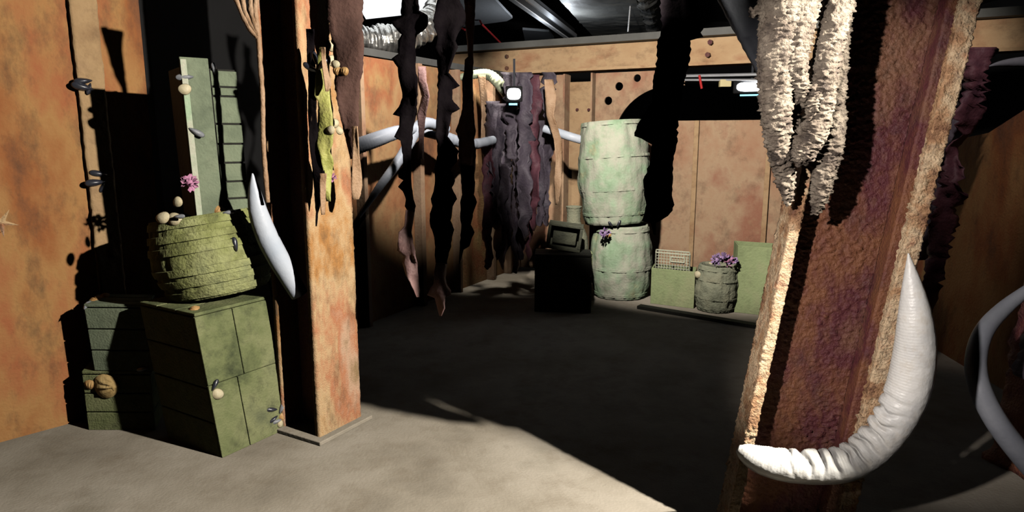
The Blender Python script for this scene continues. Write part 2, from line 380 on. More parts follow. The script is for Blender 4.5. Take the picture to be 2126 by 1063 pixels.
# crusted growth hanging down the column's front
g = empty('coral_growth', at(1665, 300, 2.5), 'pale crusty forked coral growth hanging down the front of the leaning column', 'coral')
def crust(pts, Y0, parent, seed):
    P = spline([(*at(x, y, Yq), pxs(r, Yq)) for x, y, r, Yq in [(x, y, r, Y0+dy) for x, y, r, dy in pts]], 34)
    b_ = bmesh.new()
    tube(b_, [Vector(p[:3]) for p in P], [max(p[3]*1.3, .002) for p in P], 60)
    b_.normal_update()
    for v in b_.verts:
        q = v.co*Vector((1, 1, 1)); q = Vector((v.co.x*36+seed, v.co.y*36, v.co.z*78))
        h = abs(noise.noise(q+Vector((noise.noise(q*.4),)*3)))*1.7-.3+.7*noise.noise(q*2)
        v.co += v.normal*h*.011
    return obj('branch', b_, 'crust', parent, smooth=True)
for i, pts in enumerate([
    [(1628, -30, 34, 0), (1622, 60, 32, -.01), (1612, 150, 27, -.02), (1611, 235, 22, -.02), (1618, 310, 18, 0), (1630, 370, 14, .02), (1637, 428, 4, .04)],
    [(1672, -30, 26, 0), (1655, 60, 24, -.03), (1648, 130, 20, -.04), (1662, 190, 15, -.03), (1683, 215, 9, -.01)],
    [(1755, -30, 20, 0), (1728, 70, 20, -.03), (1715, 150, 18, -.04), (1705, 225, 17, -.04), (1690, 280, 19, -.04), (1662, 322, 17, -.03), (1650, 335, 6, -.02)],
    [(1748, -30, 16, .02), (1742, 80, 15, .01), (1735, 190, 15, 0), (1728, 290, 18, 0), (1712, 350, 17, .01), (1703, 405, 14, .02), (1692, 446, 5, .04)],
    [(1640, -30, 18, .02), (1632, 70, 18, .02), (1628, 160, 16, .02), (1640, 240, 14, .02), (1655, 300, 16, .0), (1640, 330, 8, .02)],
    [(1694, 170, 5, -.05), (1692, 205, 9, -.06), (1684, 240, 9, -.05), (1680, 262, 4, -.04)],
    [(1558, 28, 6, .02), (1590, 20, 12, .01), (1620, 8, 14, 0), (1650, 0, 14, 0)],
]): crust(pts, 2.42, g, i*9.1)
# dark brace leaning into the column head
p0 = at(1520, -60, 2.75); p1 = at(1632, 150, 2.7)
bt = (p1-p0).normalized(); bs = bt.cross(Vector((0, 1, 0))).normalized()
obj('steel_brace', rbox(p0-bs*.09, bs*.18, Vector((0, .03, 0)), p1-p0, .02, .004), 'brace_black', label='dark grey diagonal steel brace running up left from the leaning column', cat='brace', smooth=True)
# ------------------------------------------------------------------ horns
def horn(name, pts, m, label, ribs=0, n=8, wr=0, seg=20, cat='horn'):
    """pts: photo x, y, radius in pixels, distance"""
    P = spline([(*at(x, y, Y), pxs(r, Y, y)) for x, y, r, Y in pts], n)
    b_ = bmesh.new(); V = [Vector(p[:3]) for p in P]; rr = [max(p[3], .001) for p in P]
    rings = tube(b_, V, rr, seg)
    # wrinkles on the inner side of the bend
    cen = sum(V, Vector())/len(V); s = 0
    for i, ring in enumerate(rings):
        if i: s += (V[i]-V[i-1]).length
        for v in ring:
            d = (v.co-V[i]); inn = d.normalized().dot((cen-V[i]).normalized())
            k = 0
            if ribs: k += .035*math.sin(s/ribs*2*math.pi)
            if wr:
                ph = s/.055+.5*noise.noise(v.co*14)
                fr = ph-math.floor(ph)
                mask = min(1, max(0, (s-.10)/.15))*min(1, max(0, (.80-s)/.2))
                k += wr*max(0, inn*.9+.25)*(math.exp(-((fr-.5)/.16)**2)*-1)*mask*1.1+.01*noise.noise(v.co*40)
                k += .012*math.sin(s/.011*2*math.pi)*max(0, .3+inn)
            v.co = V[i]+d*(1+k)
    return obj(name, b_, m, smooth=True, label=label, cat=cat)
horn('curved_horn', [(1532, 931, 8, 2.46), (1548, 940, 20, 2.45), (1585, 956, 30, 2.43), (1650, 967, 35, 2.41), (1740, 965, 37, 2.39), (1800, 935, 39, 2.38), (1850, 880, 41, 2.35), (1884, 810, 42, 2.34), (1899, 735, 40, 2.34), (1900, 665, 33, 2.34), (1895, 600, 21, 2.35), (1886, 526, 1.5, 2.36)],
     'horn_white', 'huge white wrinkled horn curling around the front of the leaning column', n=40, wr=.30, seg=56)
horn('curved_horn', [(524, 360, 1.5, 3.36), (528, 395, 12, 3.37), (536, 440, 19, 3.38), (554, 490, 22, 3.40), (577, 535, 22, 3.43), (600, 575, 20, 3.46), (622, 612, 18, 3.48)],
     'horn_blue', 'white curved horn sticking up between the mossy barrel and the rusty column', n=20, seg=32)
horn('curved_horn', [(735, 306, 17, 5.2), (775, 292, 16, 5.25), (820, 276, 14, 5.4), (862, 266, 11, 5.65), (880, 262, 9, 5.8)],
     'horn_blue', 'thick pale horn coming out from behind the rusty column, left of the dark kelp', ribs=.02, n=20)
horn('curved_horn', [(745, 452, 3, 5.3), (785, 392, 8, 5.4), (820, 345, 10, 5.5), (848, 300, 11, 5.6), (868, 264, 12, 5.65), (888, 256, 12, 5.75), (925, 268, 12, 6.0)],
     'horn_blue', 'thin pale horn hooking down in front of the orange wall, crossing another horn', ribs=.02, n=20)
horn('curved_horn', [(866, 272, 9, 6.0), (905, 278, 12, 6.1), (950, 294, 12, 6.3), (985, 299, 11, 6.6), (1024, 291, 9, 6.85)],
     'horn_blue', 'pale horn low between the dark kelp and the corner, its blunt end to the right', ribs=.02, n=20)
horn('curved_horn', [(942, 158, 2, 7.0), (962, 160, 8, 7.05), (990, 154, 9, 7.1), (1015, 156, 11, 7.2), (1035, 172, 12, 7.2), (1062, 205, 12, 7.3)],
     'horn_green', 'pale green ribbed horn arching under the steel beam to the bright lamp', ribs=.03, n=24)
horn('curved_horn', [(1129, 267, 8, 6.9), (1160, 276, 9, 6.85), (1185, 284, 9, 6.8), (1206, 290, 9, 6.8)],
     'horn_blue', 'short straight white horn against the top of the tall pale barrel', n=16)
horn('curved_horn', [(1117, 195, 4, 7.1), (1121, 212, 5, 7.1), (1117, 222, 5, 7.1), (1108, 230, 4, 7.1)], 'horn_green', 'tiny pale horn hanging right of the left bright lamp', n=12, seg=12)
horn('curved_horn', [(1131, 203, 1.5, 7.1), (1138, 209, 3, 7.1), (1147, 219, 2, 7.1)], 'horn_green', 'tiny pale horn tip by the round hole in the narrow bulkhead plate', n=12, seg=12)
horn('curved_horn', [(2052, 138, 1, 4.6), (2072, 133, 5, 4.6), (2100, 130, 9, 4.6), (2135, 129, 12, 4.6), (2180, 132, 14, 4.6)], 'horn_grey', 'grey horn tip pointing left under the beam at the right edge', n=16)
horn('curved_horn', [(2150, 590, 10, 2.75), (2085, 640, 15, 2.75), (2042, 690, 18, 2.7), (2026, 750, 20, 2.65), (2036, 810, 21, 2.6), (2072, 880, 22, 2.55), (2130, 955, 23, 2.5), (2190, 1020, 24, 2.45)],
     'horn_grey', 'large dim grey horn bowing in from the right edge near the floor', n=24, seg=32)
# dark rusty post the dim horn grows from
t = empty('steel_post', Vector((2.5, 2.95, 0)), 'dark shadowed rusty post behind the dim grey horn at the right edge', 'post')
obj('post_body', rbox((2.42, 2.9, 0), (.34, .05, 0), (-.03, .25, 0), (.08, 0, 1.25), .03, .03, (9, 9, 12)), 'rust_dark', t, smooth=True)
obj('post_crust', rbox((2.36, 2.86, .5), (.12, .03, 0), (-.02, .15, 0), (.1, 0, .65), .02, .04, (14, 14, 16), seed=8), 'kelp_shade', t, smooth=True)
# ------------------------------------------------------------------ kelp
def kelp(rows, Y, m, label=None, depth=.03, Y1=None, seed=0, cat='kelp', group=None, parent=None, name='kelp_strand', jag=.04, thick=.005, cols=6):
    """rows: photo y, left x, right x; a crumpled leathery frond with real depth"""
    Y1 = Y if Y1 is None else Y1
    out = []
    for i in range(len(rows)-1):
        (ya, la, ra), (yb, lb, rb) = rows[i], rows[i+1]
        k = max(2, int(abs(yb-ya)/6))
        for j in range(k): 
            f = j/k; out.append((ya+(yb-ya)*f, la+(lb-la)*f, ra+(rb-ra)*f))
    out.append(rows[-1])
    b_ = bmesh.new(); g_ = []
    n0, n1 = rows[0][0], rows[-1][0]
    for y, l_, r_ in out:
        Yc = Y+(Y1-Y)*(y-n0)/(n1-n0+1e-6); row = []
        wd = r_-l_
        l2 = l_+wd*jag*noise.noise(Vector((y*.11, seed, 1)))*1.5; r2 = r_+wd*jag*noise.noise(Vector((y*.11, seed, 7)))*1.5
        for c in range(cols+1):
            f = c/cols; x = l2+(r2-l2)*f
            wob = depth*(noise.noise(Vector((y*.012, x*.03, seed)))*1.3+.25*noise.noise(Vector((y*.05, x*.08, seed+5))))+depth*.7*(abs(f-.5)*2)**1.5*math.sin(y*.035+seed+(3 if f > .5 else 0))
            row.append(b_.verts.new(at(x, y, Yc+wob)))
        g_.append(row)
    for a_, c_ in zip(g_, g_[1:]):
        for q in range(cols): b_.faces.new((a_[q], c_[q], c_[q+1], a_[q+1]))
    return obj(name, b_, m, parent, smooth=True, solid=thick, label=label, cat=cat, group=group)
kelp([(-60, 838, 872), (0, 835, 868), (22, 833, 870), (32, 832, 888), (46, 812, 889), (60, 822, 885), (72, 834, 866), (84, 827, 862), (112, 826, 862), (122, 813, 863), (140, 826, 862), (165, 829, 867), (197, 837, 866), (222, 829, 865), (238, 816, 866), (242, 830, 864), (263, 829, 858), (284, 818, 856), (292, 832, 856), (322, 836, 853), (345, 838, 853), (358, 826, 853), (368, 828, 853), (374, 838, 853), (388, 827, 854), (396, 836, 856), (414, 843, 858), (428, 841, 863), (440, 848, 860)],
     3.5, 'kelp_dark_unlit', 'long kelp strand coloured black as unlit, hanging left of the two beside the steel column, upper length', Y1=3.5, seed=1, depth=.035)
kelp([(436, 843, 861), (470, 840, 856), (482, 828, 854), (505, 826, 858), (520, 825, 861), (532, 838, 862), (546, 836, 866), (560, 840, 867), (572, 843, 868), (588, 852, 869), (602, 859, 871), (617, 865, 870)],
     3.49, 'kelp_mauve', 'curled kelp tip coloured mauve as lit, hanging below the left black strand', Y1=3.4, seed=2, depth=.05)
kelp([(-60, 912, 950), (0, 908, 954), (18, 904, 963), (30, 902, 967), (44, 900, 966), (56, 902, 960), (70, 908, 950), (85, 908, 946), (98, 903, 950), (118, 908, 942), (135, 908, 936), (151, 911, 931), (168, 909, 945), (178, 908, 954), (186, 909, 940), (206, 909, 938), (226, 908, 955), (234, 908, 938), (258, 906, 934), (283, 904, 929), (298, 908, 940), (314, 908, 951), (336, 906, 948), (350, 902, 934), (364, 903, 940), (376, 904, 945), (390, 902, 938), (413, 895, 949), (428, 898, 940), (444, 893, 938), (458, 891, 936), (477, 897, 943), (492, 902, 938), (512, 904, 936), (530, 903, 930), (548, 905, 927)],
     3.45, 'kelp_dark_unlit', 'long wide kelp strand coloured black as unlit, with a mauve tip, right of the two central ones', Y1=3.42, seed=3, depth=.04)
kelp([(545, 905, 928), (562, 902, 926), (578, 901, 925), (590, 900, 927), (604, 890, 936), (612, 888, 935), (618, 903, 924), (630, 906, 923), (640, 909, 923), (656, 913, 916)],
     3.41, 'kelp_mauve', 'ragged kelp tip coloured mauve as lit, hanging lowest in the middle of the room', Y1=3.36, seed=4, depth=.045)
kelp([(-40, 962, 990), (0, 964, 987), (30, 966, 986), (60, 967, 984), (95, 971, 982), (118, 972, 982), (124, 965, 983), (150, 964, 982), (166, 960, 981), (200, 961, 982), (232, 959, 984), (256, 952, 985), (272, 946, 988), (290, 953, 984), (310, 952, 988), (345, 953, 987), (362, 957, 985)],
     4.4, 'kelp_mauve', 'thin mauve pink kelp strand hanging in front of the green horn', Y1=4.4, seed=5, depth=.035)
kelp([(345, 956, 984), (384, 958, 986), (404, 960, 984), (420, 956, 990), (436, 957, 984), (450, 955, 981), (466, 958, 978), (482, 957, 985), (494, 956, 980), (511, 955, 974), (518, 955, 962), (548, 953, 954)],
     4.38, 'kelp_dark_unlit', 'short ragged kelp strand coloured black as unlit, right of the wide black one', Y1=4.35, seed=6, depth=.035)
kelp([(-60, 1372, 1452), (0, 1371, 1450), (40, 1373, 1446), (60, 1376, 1458), (76, 1368, 1457), (84, 1365, 1434), (127, 1364, 1432), (169, 1356, 1420), (212, 1354, 1413), (240, 1334, 1409), (262, 1322, 1408), (282, 1317, 1406), (287, 1330, 1409), (300, 1354, 1404), (336, 1350, 1397), (358, 1342, 1397), (374, 1336, 1397), (400, 1337, 1395), (425, 1342, 1399), (437, 1339, 1396), (448, 1336, 1386), (458, 1333, 1370), (463, 1352, 1361), (476, 1355, 1361), (488, 1358, 1361)],
     4.2, 'kelp_dark_unlit', 'very wide kelp frond coloured black as unlit, hanging alone in front of the tall pale barrel', Y1=4.15, seed=7, depth=.05, cols=10)
kelp([(98, 1990, 2072), (106, 1988, 2068), (130, 1996, 2056), (150, 1998, 2050), (200, 2000, 2046), (215, 1992, 2042), (238, 1970, 2044), (252, 1984, 2034), (272, 1990, 2020), (280, 1998, 2012), (306, 1964, 1990), (330, 1962, 1990), (362, 1952, 2004), (385, 1948, 1990), (410, 1938, 2010), (430, 1940, 1984), (455, 1932, 1990), (500, 1926, 1976), (540, 1924, 1966), (580, 1916, 1958), (620, 1918, 1946), (650, 1922, 1934)],
     4.4, 'kelp_red', 'dark red ragged kelp hanging right of the leaning column', Y1=4.3, seed=8, depth=.06, jag=.25)
kelp([(200, 1975, 2012), (240, 1958, 2006), (300, 1955, 1972), (380, 1930, 1962), (460, 1925, 1950), (540, 1905, 1930)],
     4.6, 'kelp_shade', 'thin blackish kelp strand between the leaning column and the dark red kelp', Y1=4.5, seed=18, depth=.05, jag=.3)
kelp([(165, 1130, 1148), (200, 1132, 1156), (240, 1134, 1150), (290, 1150, 1166), (330, 1154, 1168), (380, 1150, 1166), (425, 1153, 1158)], 6.75, 'kelp_tan', 'tan torn kelp strip hanging just left of the tall pale barrel', seed=31, depth=.04)
kelp([(138, 868, 884), (170, 868, 886), (200, 876, 892), (240, 866, 884), (280, 870, 880), (330, 868, 878)], 5.2, 'kelp_mauve', 'mauve kelp strip hanging between the two long black strands', seed=32, depth=.03)
kelp([(155, 992, 1008), (190, 996, 1010), (240, 1000, 1016), (290, 998, 1012), (350, 1002, 1012)], 7.0, 'kelp_tan', 'tan kelp strip hanging under the arching green horn', seed=33, depth=.03)
# net of shaded kelp over the far corner
rng = random.Random(3)
cornerk = [(1012, 300, 560, 24), (1032, 215, 540, 26), (1052, 230, 520, 24), (1072, 180, 568, 22), (1090, 150, 500, 34), (1108, 155, 480, 26), (1122, 250, 470, 22), (1140, 150, 330, 26), (1060, 150, 330, 30), (1022, 210, 420, 24), (1098, 240, 540, 20), (1135, 300, 470, 20), (1044, 340, 560, 22), (1082, 320, 540, 20)]
kl = ['purple grey corner kelp strand, %s' % s for s in
      ('farthest left and reaching low', 'second from its left end', 'hanging below the left bright lamp', 'with the longest thin tail', 'widest, hung from the steel beam', 'right of the widest one, hung from the beam', 'behind the small horn tip', 'beside the round hole in the narrow plate', 'behind the left bright lamp', 'over the blunt horn end', 'between the widest one and the horn', 'just left of the tan strip', 'low beside the wall seam', 'low on the right of the long tail')]
for i, (x, y0, y1, wd) in enumerate(cornerk):
    rows = []; y = y0
    while y < y1:
        k = 1-.45*(y-y0)/(y1-y0); j = rng.uniform(-4, 4)
        rows.append((y, x-wd*k*rng.uniform(.35, .75)+j, x+wd*k*rng.uniform(.35, .75)+j)); y += rng.uniform(14, 30)
    rows.append((y1, x-1, x+1))
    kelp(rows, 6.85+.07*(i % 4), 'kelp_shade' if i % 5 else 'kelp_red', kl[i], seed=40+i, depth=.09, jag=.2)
# kelp and strands on the left column
kelp([(98, 664, 674), (120, 658, 676), (150, 656, 682), (198, 653, 685), (210, 660, 686), (238, 661, 690), (270, 658, 692), (297, 656, 691), (315, 662, 684), (325, 665, 690), (340, 668, 693), (352, 671, 690), (380, 673, 687), (418, 678, 686)],
     3.28, 'kelp_green', 'yellow green kelp blade hanging on the rusty column face', Y1=3.3, seed=11, depth=.02)
kelp([(98, 666, 675), (130, 668, 677), (160, 672, 684), (176, 674, 689), (190, 676, 682)], 3.24, 'kelp_tan', 'pinkish torn kelp scrap over the green blade', seed=12, depth=.015)
kelp([(60, 636, 652), (130, 638, 654), (170, 641, 658), (230, 640, 656), (290, 642, 662), (345, 648, 672), (380, 652, 676), (410, 654, 668), (445, 656, 660), (470, 656, 657)], 3.3, 'kelp_dark_unlit', 'black kelp strand hanging on the rusty column left of the green blade', seed=13, depth=.02)
kelp([(205, 650, 656), (250, 646, 655), (268, 644, 650)], 3.3, 'kelp_tan', 'small tan kelp scrap hanging left of the green blade', seed=14, depth=.01)
kelp([(360, 664, 678), (400, 664, 676), (430, 666, 675), (446, 668, 674)], 3.25, 'kelp_tan', 'tan kelp tail below the green blade', seed=15, depth=.012)
kelp([(-60, 668, 768), (0, 676, 754), (60, 684, 753), (100, 692, 756), (150, 696, 753), (168, 694, 748), (210, 700, 745), (250, 708, 745), (280, 716, 743), (330, 728, 744)], 3.36, 'kelp_brown', 'dark brown kelp sheet hanging over the shaded right edge of the rusty column', Y1=3.42, seed=16, depth=.02)  # hanging sheet, widened and darkened to paint in the column edge's shade
kelp([(262, 732, 742), (320, 732, 746), (360, 731, 751), (385, 730, 752), (404, 731, 749), (414, 732, 745)], 3.38, 'kelp_tan', 'tan curled kelp end at the right edge of the rusty column', seed=17, depth=.02)
# gathered pale roots at the top of the far flange
g = empty('root_strands', at(525, 60, 3.55), 'bundle of pinkish root strands hanging at the top left of the rusty column', 'roots')
for k, P in enumerate([[(480, -30), (500, 20), (520, 60), (536, 78)], [(500, -30), (508, 20), (522, 50), (537, 74)], [(520, -30), (522, 20), (530, 50), (537, 76)], [(536, -30), (530, 10), (533, 50), (537, 80), (540, 130), (545, 200), (547, 300), (556, 420)]]):
    b_ = bmesh.new(); S = spline([(*at(x, y, 3.34), pxs(6 if k < 3 else 5, 3.4)) for x, y in P], 10)
    tube(b_, [Vector(s[:3]) for s in S], [s[3]*(1+.3*noise.noise(Vector(s[:3])*30)) for s in S], 8)
    obj('strand', b_, 'kelp_tan', g, smooth=True)
# ------------------------------------------------------------------ barrels
def lathe(prof, c, top, n=48, squash=1, amp=0, seed=0, staves=0):
    """prof: (radius, 0..1 along the axis from c to top)"""
    c = Vector(c); top = Vector(top); a_ = (top-c); ax_ = a_.normalized()
    e1 = Vector((1, 0, 0)); e1 = (e1-ax_*e1.dot(ax_)).normalized(); e2 = ax_.cross(e1)
    b_ = bmesh.new(); rings = []
    for r, f in prof:
        ring = []
        for k in range(n):
            q = 2*math.pi*k/n; rr = r
            if amp: rr += amp*noise.noise(Vector((math.cos(q)*3+seed, math.sin(q)*3, f*6)))*1.5+amp*.6*noise.noise(Vector((math.cos(q)*11+seed, math.sin(q)*11, f*22)))
            if staves and (k % (n//staves) == 0): rr -= .006
            ring.append(b_.verts.new(c+a_*f+(e1*math.cos(q)+e2*math.sin(q))*rr))
        rings.append(ring)
    for a1, b1_ in zip(rings, rings[1:]):
        for k in range(n): b_.faces.new((a1[k], a1[(k+1) % n], b1_[(k+1) % n], b1_[k]))
    b_.faces.new(rings[0][::-1]); b_.faces.new(rings[-1])
    return b_
def barrel(c, top, r0, rm, r1, label, m='barrel_pale', hoops=(.08, .3, .7, .92), hm=None, hw=.045, amp=.004, seed=0, name='wooden_barrel', staves=16, rel=.004):
    t = empty(name, c, label, 'barrel')
    def rad(f): 
        if f < .5: return r0+(rm-r0)*math.sin(f*math.pi)
        return r1+(rm-r1)*math.sin(f*math.pi)
    prof = [(rad(f), f) for f in [i/30 for i in range(31)]]
    prof += [(r1-.02, 1.0), (r1-.022, .96)]
    obj('staves', lathe(prof, c, top, 96, amp=amp, seed=seed, staves=staves), m, t, smooth=True)
    for h in hoops:
        a_, b_ = max(0, h-hw/2), min(1, h+hw/2)
        pf = [(rad(a_)-.004, a_), (rad(a_)+rel, a_+.003), (rad(h)+rel, h), (rad(b_)+rel, b_-.003), (rad(b_)-.004, b_)]
        bb = lathe(pf, c, top, 96, amp=amp*.6, seed=seed+h)
        obj('hoop', bb, hm or m, t)
    return t
barrel((-1.585, 3.58, .765), (-1.65, 3.60, 1.185), .24, .30, .265, 'squat mossy green barrel with many hoops standing on the tall green crate', 'barrel_green', hoops=(.07, .22, .36, .62, .77, .93), hw=.09, amp=.0045, seed=2, rel=.009)
lb = gnd(1290, 628)
bx, by = at(1291, 500, 6.72).x, 6.72
zt = at(1290, 465, 6.72).z
barrel((bx, by, 0), (bx-.01, by, zt), .27, .31, .265, 'pale yellow green barrel in the middle of the back pile, carrying the tallest barrel', hoops=(.06, .42, .94), seed=4, amp=.01)
ux = at(1275, 360, 6.74).x; ut = at(1275, 252, 6.74).z
barrel((ux+.03, 6.73, zt+.012), (ux-.03, 6.77, ut), .30, .35, .29, 'tallest pale green barrel standing on top of the back pile', hoops=(.10, .34, .66, .97), hw=.03, seed=5, amp=.014)
sb = gnd(1491, 648)
barrel((sb.x, sb.y+.1, 0), (sb.x+.01, sb.y+.1, at(1495, 549, sb.y+.1).z), .165, .195, .17, 'small grey green barrel topped with violet flowers at the right of the back pile', 'wicker', hoops=(.08, .3, .7, .92), seed=6, amp=.007)
# ------------------------------------------------------------------ crates
def crate(c, a_, b_, h, label, m, rows=3, lean=(0, 0), name='wooden_crate', vertical_a=None, body='dark_wood', gap=.008, th=.016, open_top=False, group=None, am=None):
    """corner c nearest the viewer, a_ along one face, b_ along the other"""
    c = Vector(c); a_ = Vector((*a_, 0)); b_ = Vector((*b_, 0)); up = Vector((lean[0], lean[1], 1))*h
    t = empty(name, c, label, 'crate', group)
    an = a_.normalized(); bn_ = b_.normalized()
    if open_top:
        for s in (0, 1):
            obj('side_panel', box(c+b_*s-(bn_*th if s else Vector()), a_, bn_*th, up), m, t, bev=.003)
            obj('side_panel', box(c+a_*s-(an*th if s else Vector())+bn_*th, b_-bn_*2*th, an*th, up), m, t, bev=.003)
        obj('bottom_panel', box(c+an*th+bn_*th, a_-an*2*th, b_-bn_*2*th, Vector((0, 0, th))), m, t)
        return t
    obj('box_frame', box(c+an*th+bn_*th, a_-an*2*th, b_-bn_*2*th, up), body, t)
    if vertical_a:
        for (u0, u1, v0, v1) in vertical_a:
            obj('board', box(c+a_*u0+up*v0, a_*(u1-u0)-an*gap*.6, bn_*th, up*(v1-v0)-up.normalized()*gap*.5), am or m, t, bev=.003)
    for r in range(rows):
        v0, v1 = r/rows, (r+1)/rows
        if not vertical_a: obj('board', box(c+up*v0, a_, bn_*th, up*(v1-v0)-up.normalized()*gap), am or m, t, bev=.003)
        obj('board', box(c+bn_*th+up*v0, b_-bn_*th, an*th, up*(v1-v0)-up.normalized()*gap), m, t, bev=.003)
        obj('board', box(c+a_-an*th+bn_*th+up*v0, b_-bn_*th, an*th, up*(v1-v0)-up.normalized()*gap), m, t, bev=.003)
    k = 3
    for r in range(k):
        obj('lid_board', box(c+up+b_*(r/k)-Vector((0, 0, 0)), a_, b_/k-bn_*gap, Vector((0, 0, th))), m, t, bev=.003)
    return t
crate((-1.46, 3.17, 0), (.22, .36), (-.40, .244), .735, 'tall mossy green crate with broad vertical boards under the squat barrel', 'green_wood', rows=4, lean=(-.11, .0),
      vertical_a=((0, .40, 0, .52), (.40, 1, 0, .52), (0, .50, .52, 1), (.50, 1, .52, 1)))
# crate on the barrel: a wide board and a ladder of short ones
c = Vector((-1.60, 3.40, 1.19)); aa = Vector((.8, .6, 0)); bb = Vector((-.6, .8, 0)); up = Vector((-.02, 0, .79))
t = empty('wooden_crate', c, 'tall narrow grey green crate standing on end on top of the squat barrel', 'crate')
obj('box_frame', box(c+aa*.02+bb*.02, aa*.24, bb*.25, up*.94), 'dark_wood', t)
obj('board', box(c, aa*.132, bb*.018, up*1.0), 'grey_green_wood', t, bev=.003, label='wide upright board')
obj('edge_batten', box(c-bb*.0+aa*.0-bb*.012, aa*.028, bb*.012, up*.985), 'barrel_pale', t, bev=.002, label='thin pale edge batten')
z = 0
for k, hh in enumerate((.11, .105, .115, .115, .12, .165, .055, .10)):
    obj('board', box(c+aa*.140+bb*(.012+.004*(k % 2))+up*(z/.94*1.0), aa*.128, bb*.014, up*(hh/.94-.012)), 'grey_green_wood', t, bev=.003); z += hh
obj('board', box(c+bb*.02, bb*.27, aa*.016, up*.94), 'dark_wood', t)  # side turned from the lamp, its shade given as near-black colour
# low stack against the left wall
c1 = gnd(184, 893)
crate((c1.x, c1.y, 0), (.37, -.0), (-.09, .27), .325, 'low dark green slatted crate on the floor by the left wall, under another crate', 'green_wood', rows=3)
crate((c1.x+.07, c1.y+.0, .345), (.33, -.01), (-.07, .24), .355, 'grey green slatted crate resting on the low crate by the left wall', 'grey_green_wood', rows=3, lean=(-.05, 0))
# thin plank leaning behind the tall crate
obj('plank', box(gnd(606, 880)+Vector((-.05, .22, .0)), (.03, .05, 0), (-.02, .012, 0), (-.11, .02, .80)), 'green_wood', label='thin green plank standing in the gap between tall crate and rusty column', cat='plank')
# back pile
dcx = gnd(1228, 660)
crate((at(1110, 560, 6.05).x, 6.05, 0), (pxs(118, 6.05), -.05), (.02, .32), at(1110, 527, 6.05).z-.02, 'black shadowed crate at the left of the back pile, under the tilted basket box', 'dark_wood', rows=3)
c2 = gnd(1350, 630)
e2 = gnd(1440, 641)
crate(c2, (e2.x-c2.x, e2.y-c2.y), (.08, .24), at(1350, 556, c2.y).z, 'pale green open crate holding a wire cage in the back pile', 'crate_pale', open_top=True)
c3 = gnd(1530, 668)+Vector((.08, .32, 0))
crate(c3, (.55, -.28), (.06, .3), at(1530, 510, c3.y).z, 'tall pale green open crate half hidden behind the leaning column', 'crate_pale', open_top=True)
# wire cage
cc = at(1357, 560, c2.y+.2); cage_h = at(1357, 521, c2.y+.2).z
t = empty('wire_cage', Vector((cc.x, cc.y-.04, .02)), 'cream wire cage standing in the pale green crate', 'cage')
cw = pxs(70, c2.y+.2); cdv = Vector((e2.x-c2.x, e2.y-c2.y, 0)).normalized(); cbv = Vector((.08, .34, 0)).normalized()
o_ = Vector((cc.x, cc.y-.08, 0))+cbv*.0; z0 = .022
def rod(b__, p, q, r=.0035): tube(b__, [Vector(p), Vector(q)], r, 6)
for face, (fo, fd, fl) in {'front': (o_, cdv, cw), 'rear': (o_+cbv*.16, cdv, cw), 'left': (o_, cbv, .16), 'right': (o_+cdv*cw, cbv, .16)}.items():
    b_ = bmesh.new(); nn = max(3, int(fl/.027))
    for k in range(nn+1):
        p = fo+fd*fl*k/nn; rod(b_, p+Z(z0), p+Z(cage_h), .0035 if 0 < k < nn else .007)
    for k in range(17):
        zz = z0+(cage_h-z0)*k/16; rod(b_, fo+Z(zz), fo+fd*fl+Z(zz), .0028 if 0 < k < 16 else .007)
    wp = obj('wire_panel', b_, 'wire', t)
    if face == 'front': fp = wp
b_ = bmesh.new()
for k in range(9):
    p = o_+cdv*cw*k/8; rod(b_, p+Z(cage_h), p+cbv*.16+Z(cage_h))
obj('wire_panel', b_, 'wire', t)
b_ = bmesh.new(); hp = o_-cbv*.012+cdv*cw*.45
for p, q in ((0, .0), ): pass
for (x0, zz0, x1, zz1) in ((0, -.03, .13, -.03), (0, -.075, .13, -.075), (0, -.03, 0, -.075), (.13, -.03, .13, -.075)):
    rod(b_, hp+cdv*x0+Z(cage_h+zz0), hp+cdv*x1+Z(cage_h+zz1), .007)
obj('handle', b_, 'wire', fp)
# tilted basket box on the black crate
tb = at(1132, 515, 6.15); hb = .235
t = empty('basket', tb, 'tilted grey wicker box lying open towards the room on the black crate', 'basket')
ua = Vector((1, -.12, -.13)).normalized()*pxs(72, 6.15); vb = Vector((.13, -.02, .97)).normalized()*.245; nb = ua.cross(vb).normalized()
if nb.y < 0: nb = -nb
nb = (nb+Vector((0, 0, .0))).normalized()
S = box(tb, ua, nb*.04, vb); bmesh.ops.subdivide_edges(S, edges=S.edges[:], cuts=1)
S.free()
fr = .028; un = ua.normalized(); vn = vb.normalized(); Lx = ua.length; Lz = vb.length
obj('back_panel', box(tb+nb*.16, ua, nb*.015, vb), 'wicker_dark', t)
obj('rim', box(tb, un*Lx, nb*.16, vn*fr), 'wicker_dark', t, bev=.006); obj('rim', box(tb+vn*(Lz-fr), un*Lx, nb*.16, vn*fr), 'wicker_dark', t, bev=.006)
obj('rim', box(tb+vn*fr, un*fr, nb*.16, vn*(Lz-2*fr)), 'wicker_dark', t, bev=.006); obj('rim', box(tb+vn*fr+un*(Lx-fr), un*fr, nb*.16, vn*(Lz-2*fr)), 'wicker_dark', t, bev=.006)
obj('inner_tray', box(tb+vn*.05+un*.05+nb*.06, un*(Lx-.1), nb*.1, vn*(Lz-.12)), 'wicker_dark', t, bev=.008)
